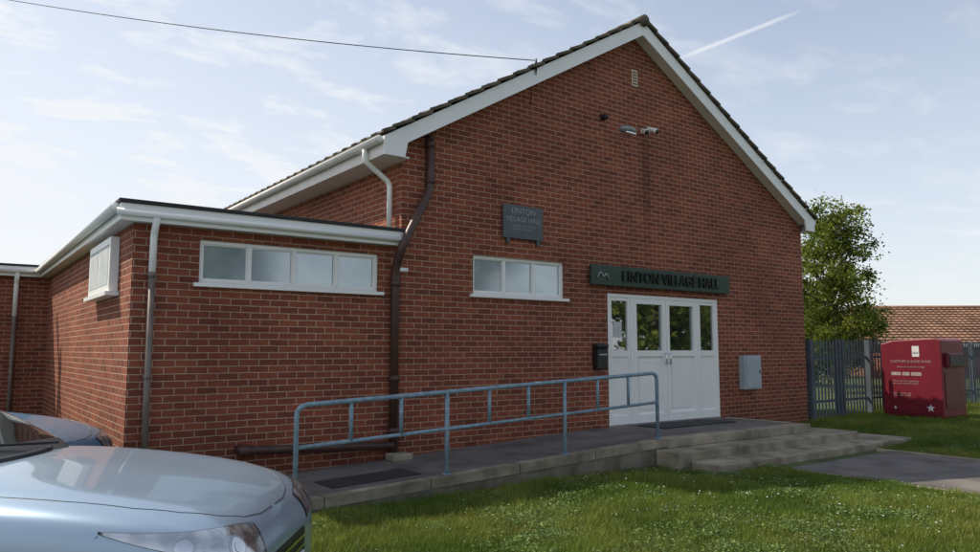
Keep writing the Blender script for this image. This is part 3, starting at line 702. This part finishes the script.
    for sg in (-1,1):
        P=[(1.60,.77),(1.3,.745),(1.0,.735),(.8,.725),(.5,.69),(.33,.62),(.20,.50),(.13,.36),(.10,.2),(.095,0)]
        pp=[]
        for i in range(len(P)-1):
            for t in np.linspace(0,1,8,endpoint=False): pp.append(drop(P[i][0]*(1-t)+P[i+1][0]*t,sg*(P[i][1]*(1-t)+P[i+1][1]*t),-.0015))
        tube('bonnet_gap',pp,.0035,M['black'],E,6)
    def side(phi,z,off):
        c=Vector((-.95,0,z)); d=Vector((math.cos(phi),math.sin(phi),0))
        h=bvh.ray_cast(c+d*3,-d); return (h[0]+h[1]*off) if h[0] else c+d*.9
    def patch(nm_,ph0,ph1,zl,zh,off,m,nu=32,nv_=8,inset=0):
        for sg in (-1,1):
            V=[];Fc=[]
            for i in range(nu+1):
                u=i/nu; u2=inset+(1-2*inset)*u; ph=math.radians(ph0+(ph1-ph0)*u2)
                a,b=zl(u2),zh(u2); mg=inset*.9*(zh(.5)-zl(.5))
                a+=mg; b-=mg
                if b<a: a=b=(a+b)/2
                for j in range(nv_+1): V.append(side(sg*ph,a+(b-a)*j/nv_,off))
            for i in range(nu):
                for j in range(nv_): a=i*(nv_+1)+j; Fc.append((a,a+1,a+nv_+2,a+nv_+1))
            fixn(mesh(nm_,V,Fc,m,E,True))
    # swept-back lamp tapering to a point on the wing
    zl=lambda u: .645+.20*u**1.3; zh=lambda u:.775+.10*u**.7-.02*u
    patch('headlight_surround',22,66,zl,zh,.002,M['black'])
    patch('headlight_housing',22,66,zl,zh,.004,HLB,inset=.03)
    for c0,zc_,r0 in ((35,.735,.043),(48,.775,.036)):
        for sg in (-1,1):
            for k_,(f_,mm) in enumerate(((1,M['alloy']),(.80,M['chrome']),(.45,HL2))):
                r_=r0*f_
                V=[side(sg*math.radians(c0),zc_,.006+.001*k_)];Fc=[]
                for q in range(24):
                    t=2*math.pi*q/24; V.append(side(sg*math.radians(c0+math.degrees(r_*math.cos(t)/.85)),zc_+r_*math.sin(t),.006+.001*k_))
                for q in range(24): Fc.append((0,1+q,1+(q+1)%24))
                fixn(mesh('headlight_lamp',V,Fc,mm,E,True))
    patch('headlight_lens',22,66,zl,zh,.012,LENS,inset=.02)
    patch('grille',0,18,lambda u:.44,lambda u:.62,.004,M['black'])
    patch('lower_grille',0,40,lambda u:.29,lambda u:.37,.004,M['black'])
    for z_ in (.47,.52,.57): patch('grille_bar',0,17,lambda u:z_,lambda u:z_+.015,.010,M['chrome'],12,1)
    for sg in (-1,1):
        tube('bumper_seam',[side(sg*math.radians(a),z,-.001) for a,z in ((66,.84),(70,.76),(75,.66),(80,.55),(81,.45))],.003,M['black'],E,6)
        hemi('door_mirror',(-2.05,sg*.98,1.06),.11,pm,E,(.55,1,.75))
        tube('mirror_arm',[(-2.02,sg*.86,.99),(-2.04,sg*.95,1.02)],.03,M['black'],E,8)
    box('number_plate',-.0,.012,-.26,.26,.40,.50,M['whitetext'],E)
    E.rotation_euler=(0,0,ang); E.location=loc; return E
HLB=glassmat('headlight_housing',(.10,.11,.12),.45,.12,(.38,.41,.44),14); HL2=glassmat('headlight_bulb',(.5,.55,.6),.5,.03)
LENS,nt_,b_=nm('headlight_lens'); 
tr_=nt_.nodes.new('ShaderNodeBsdfTransparent'); gl_=nt_.nodes.new('ShaderNodeBsdfGlossy'); gl_.inputs['Roughness'].default_value=.03; mx_=nt_.nodes.new('ShaderNodeMixShader'); mx_.inputs[0].default_value=.22
nt_.links.new(tr_.outputs[0],mx_.inputs[1]); nt_.links.new(gl_.outputs[0],mx_.inputs[2]); nt_.links.new(mx_.outputs[0],nt_.nodes['Material Output'].inputs['Surface'])
Fv=Vector((math.sin(YAW),math.cos(YAW),0)); Rv=Vector((math.cos(YAW),-math.sin(YAW),0))
def fr(d,r,z=0): return Fv*d+Rv*r+Vector((0,0,z))
def headang(az):
    v=Fv*math.cos(math.radians(az))+Rv*math.sin(math.radians(az)); return math.atan2(v.y,v.x)
car('parked_car',fr(4.0,-1.04),headang(90),paint('silver_blue_paint',(.33,.44,.56)))
car('parked_car',fr(6.75,-3.60),headang(88),paint('blue_paint',(.12,.30,.50)))
# ------------------------------------------------------------------ world + sun
to_sun=Vector((-.55,.72,1.0)).normalized()
el=math.asin(to_sun.z); az=math.atan2(to_sun.x,to_sun.y)
sl=bpy.data.lights.new('sun','SUN'); sl.energy=5.0; sl.angle=math.radians(.5); sl.color=(1,.90,.72)
so=bpy.data.objects.new('sun',sl); COL.objects.link(so); so.rotation_euler=to_sun.to_track_quat('Z','Y').to_euler(); so.location=(0,0,20)
w=bpy.data.worlds.new('World'); S.world=w; w.use_nodes=True; nt=w.node_tree; N=nt.nodes; L=nt.links
bg=N['Background']; bg.inputs['Strength'].default_value=.15
sk=N.new('ShaderNodeTexSky'); sk.sky_type='NISHITA'; sk.sun_disc=False; sk.sun_elevation=el; sk.sun_rotation=az; sk.air_density=1.0; sk.dust_density=.8; sk.ozone_density=1.3
tc=N.new('ShaderNodeTexCoord')
def math_(op,a,b=None,c=None):
    n=N.new('ShaderNodeMath'); n.operation=op
    for i,v in enumerate((a,b,c)):
        if v is None: continue
        if hasattr(v,'is_linked'): L.new(v,n.inputs[i])
        else: n.inputs[i].default_value=v
    return n.outputs[0]
sp=N.new('ShaderNodeSeparateXYZ'); L.new(tc.outputs['Generated'],sp.inputs[0])
dz=math_('ADD',math_('MAXIMUM',sp.outputs['Z'],0.0),.12)
cx=math_('DIVIDE',sp.outputs['X'],dz); cy=math_('DIVIDE',sp.outputs['Y'],dz)
cb=N.new('ShaderNodeCombineXYZ'); L.new(cx,cb.inputs[0]); L.new(math_('MULTIPLY',cy,1.5),cb.inputs[1])
n1=N.new('ShaderNodeTexNoise'); n1.inputs['Scale'].default_value=3.2; n1.inputs['Detail'].default_value=9; n1.inputs['Roughness'].default_value=.6; n1.inputs['Distortion'].default_value=.3
L.new(cb.outputs[0],n1.inputs['Vector'])
def dotn(v):
    q=N.new('ShaderNodeVectorMath'); q.operation='DOT_PRODUCT'; L.new(tc.outputs['Generated'],q.inputs[0]); q.inputs[1].default_value=v; return q.outputs['Value']
lf=N.new('ShaderNodeMapRange'); lf.inputs['From Min'].default_value=.35; lf.inputs['From Max'].default_value=-.55; L.new(dotn(Rv),lf.inputs['Value'])
cl_=N.new('ShaderNodeMapRange'); cl_.inputs['From Min'].default_value=.50; cl_.inputs['From Max'].default_value=.72; cl_.inputs['To Max'].default_value=.55; L.new(n1.outputs['Fac'],cl_.inputs['Value'])
clouds=math_('MULTIPLY',cl_.outputs[0],math_('ADD',math_('MULTIPLY',lf.outputs[0],.8),.35))
hz=N.new('ShaderNodeMapRange'); hz.inputs['From Min'].default_value=.5; hz.inputs['From Max'].default_value=0; hz.inputs['To Min'].default_value=.22; hz.inputs['To Max'].default_value=.75; L.new(sp.outputs['Z'],hz.inputs['Value'])
haze=math_('ADD',hz.outputs[0],math_('MULTIPLY',lf.outputs[0],.28))
def pixdir(px,py):
    xc=(px-490)/F; yc=(276-py)/F; v=Fv*(math.cos(PITCH)-yc*math.sin(PITCH))+Rv*xc+Vector((0,0,math.sin(PITCH)+yc*math.cos(PITCH))); return v.normalized()
d1=pixdir(683,57); d2=pixdir(795,13); nn=d1.cross(d2).normalized(); mid=(d1+d2).normalized(); hl=math.acos(d1.dot(mid))
band=N.new('ShaderNodeMapRange'); band.inputs['From Min'].default_value=.0034; band.inputs['From Max'].default_value=.0002; band.inputs['To Max'].default_value=.40
L.new(math_('ABSOLUTE',dotn(nn)),band.inputs['Value'])
al=N.new('ShaderNodeMapRange'); al.inputs['From Min'].default_value=math.cos(hl*1.15); al.inputs['From Max'].default_value=math.cos(hl*.6); L.new(dotn(mid),al.inputs['Value'])
ct=math_('MULTIPLY',band.outputs[0],al.outputs[0])
tot=math_('MINIMUM',math_('ADD',math_('ADD',clouds,haze),ct),.94)
mx=N.new('ShaderNodeMix'); mx.data_type='RGBA'; L.new(tot,mx.inputs['Factor']); L.new(sk.outputs[0],mx.inputs['A']); mx.inputs['B'].default_value=(6.1,6.25,6.45,1)
L.new(mx.outputs['Result'],bg.inputs['Color'])
# ------------------------------------------------------------------ camera
cd=bpy.data.cameras.new('camera'); cd.sensor_width=36; cd.lens=36*F/980; cd.clip_end=6000; cd.clip_start=.05
co=bpy.data.objects.new('camera',cd); COL.objects.link(co); co.location=(0,0,EYE); co.rotation_euler=(math.pi/2+PITCH,0,-YAW); S.camera=co
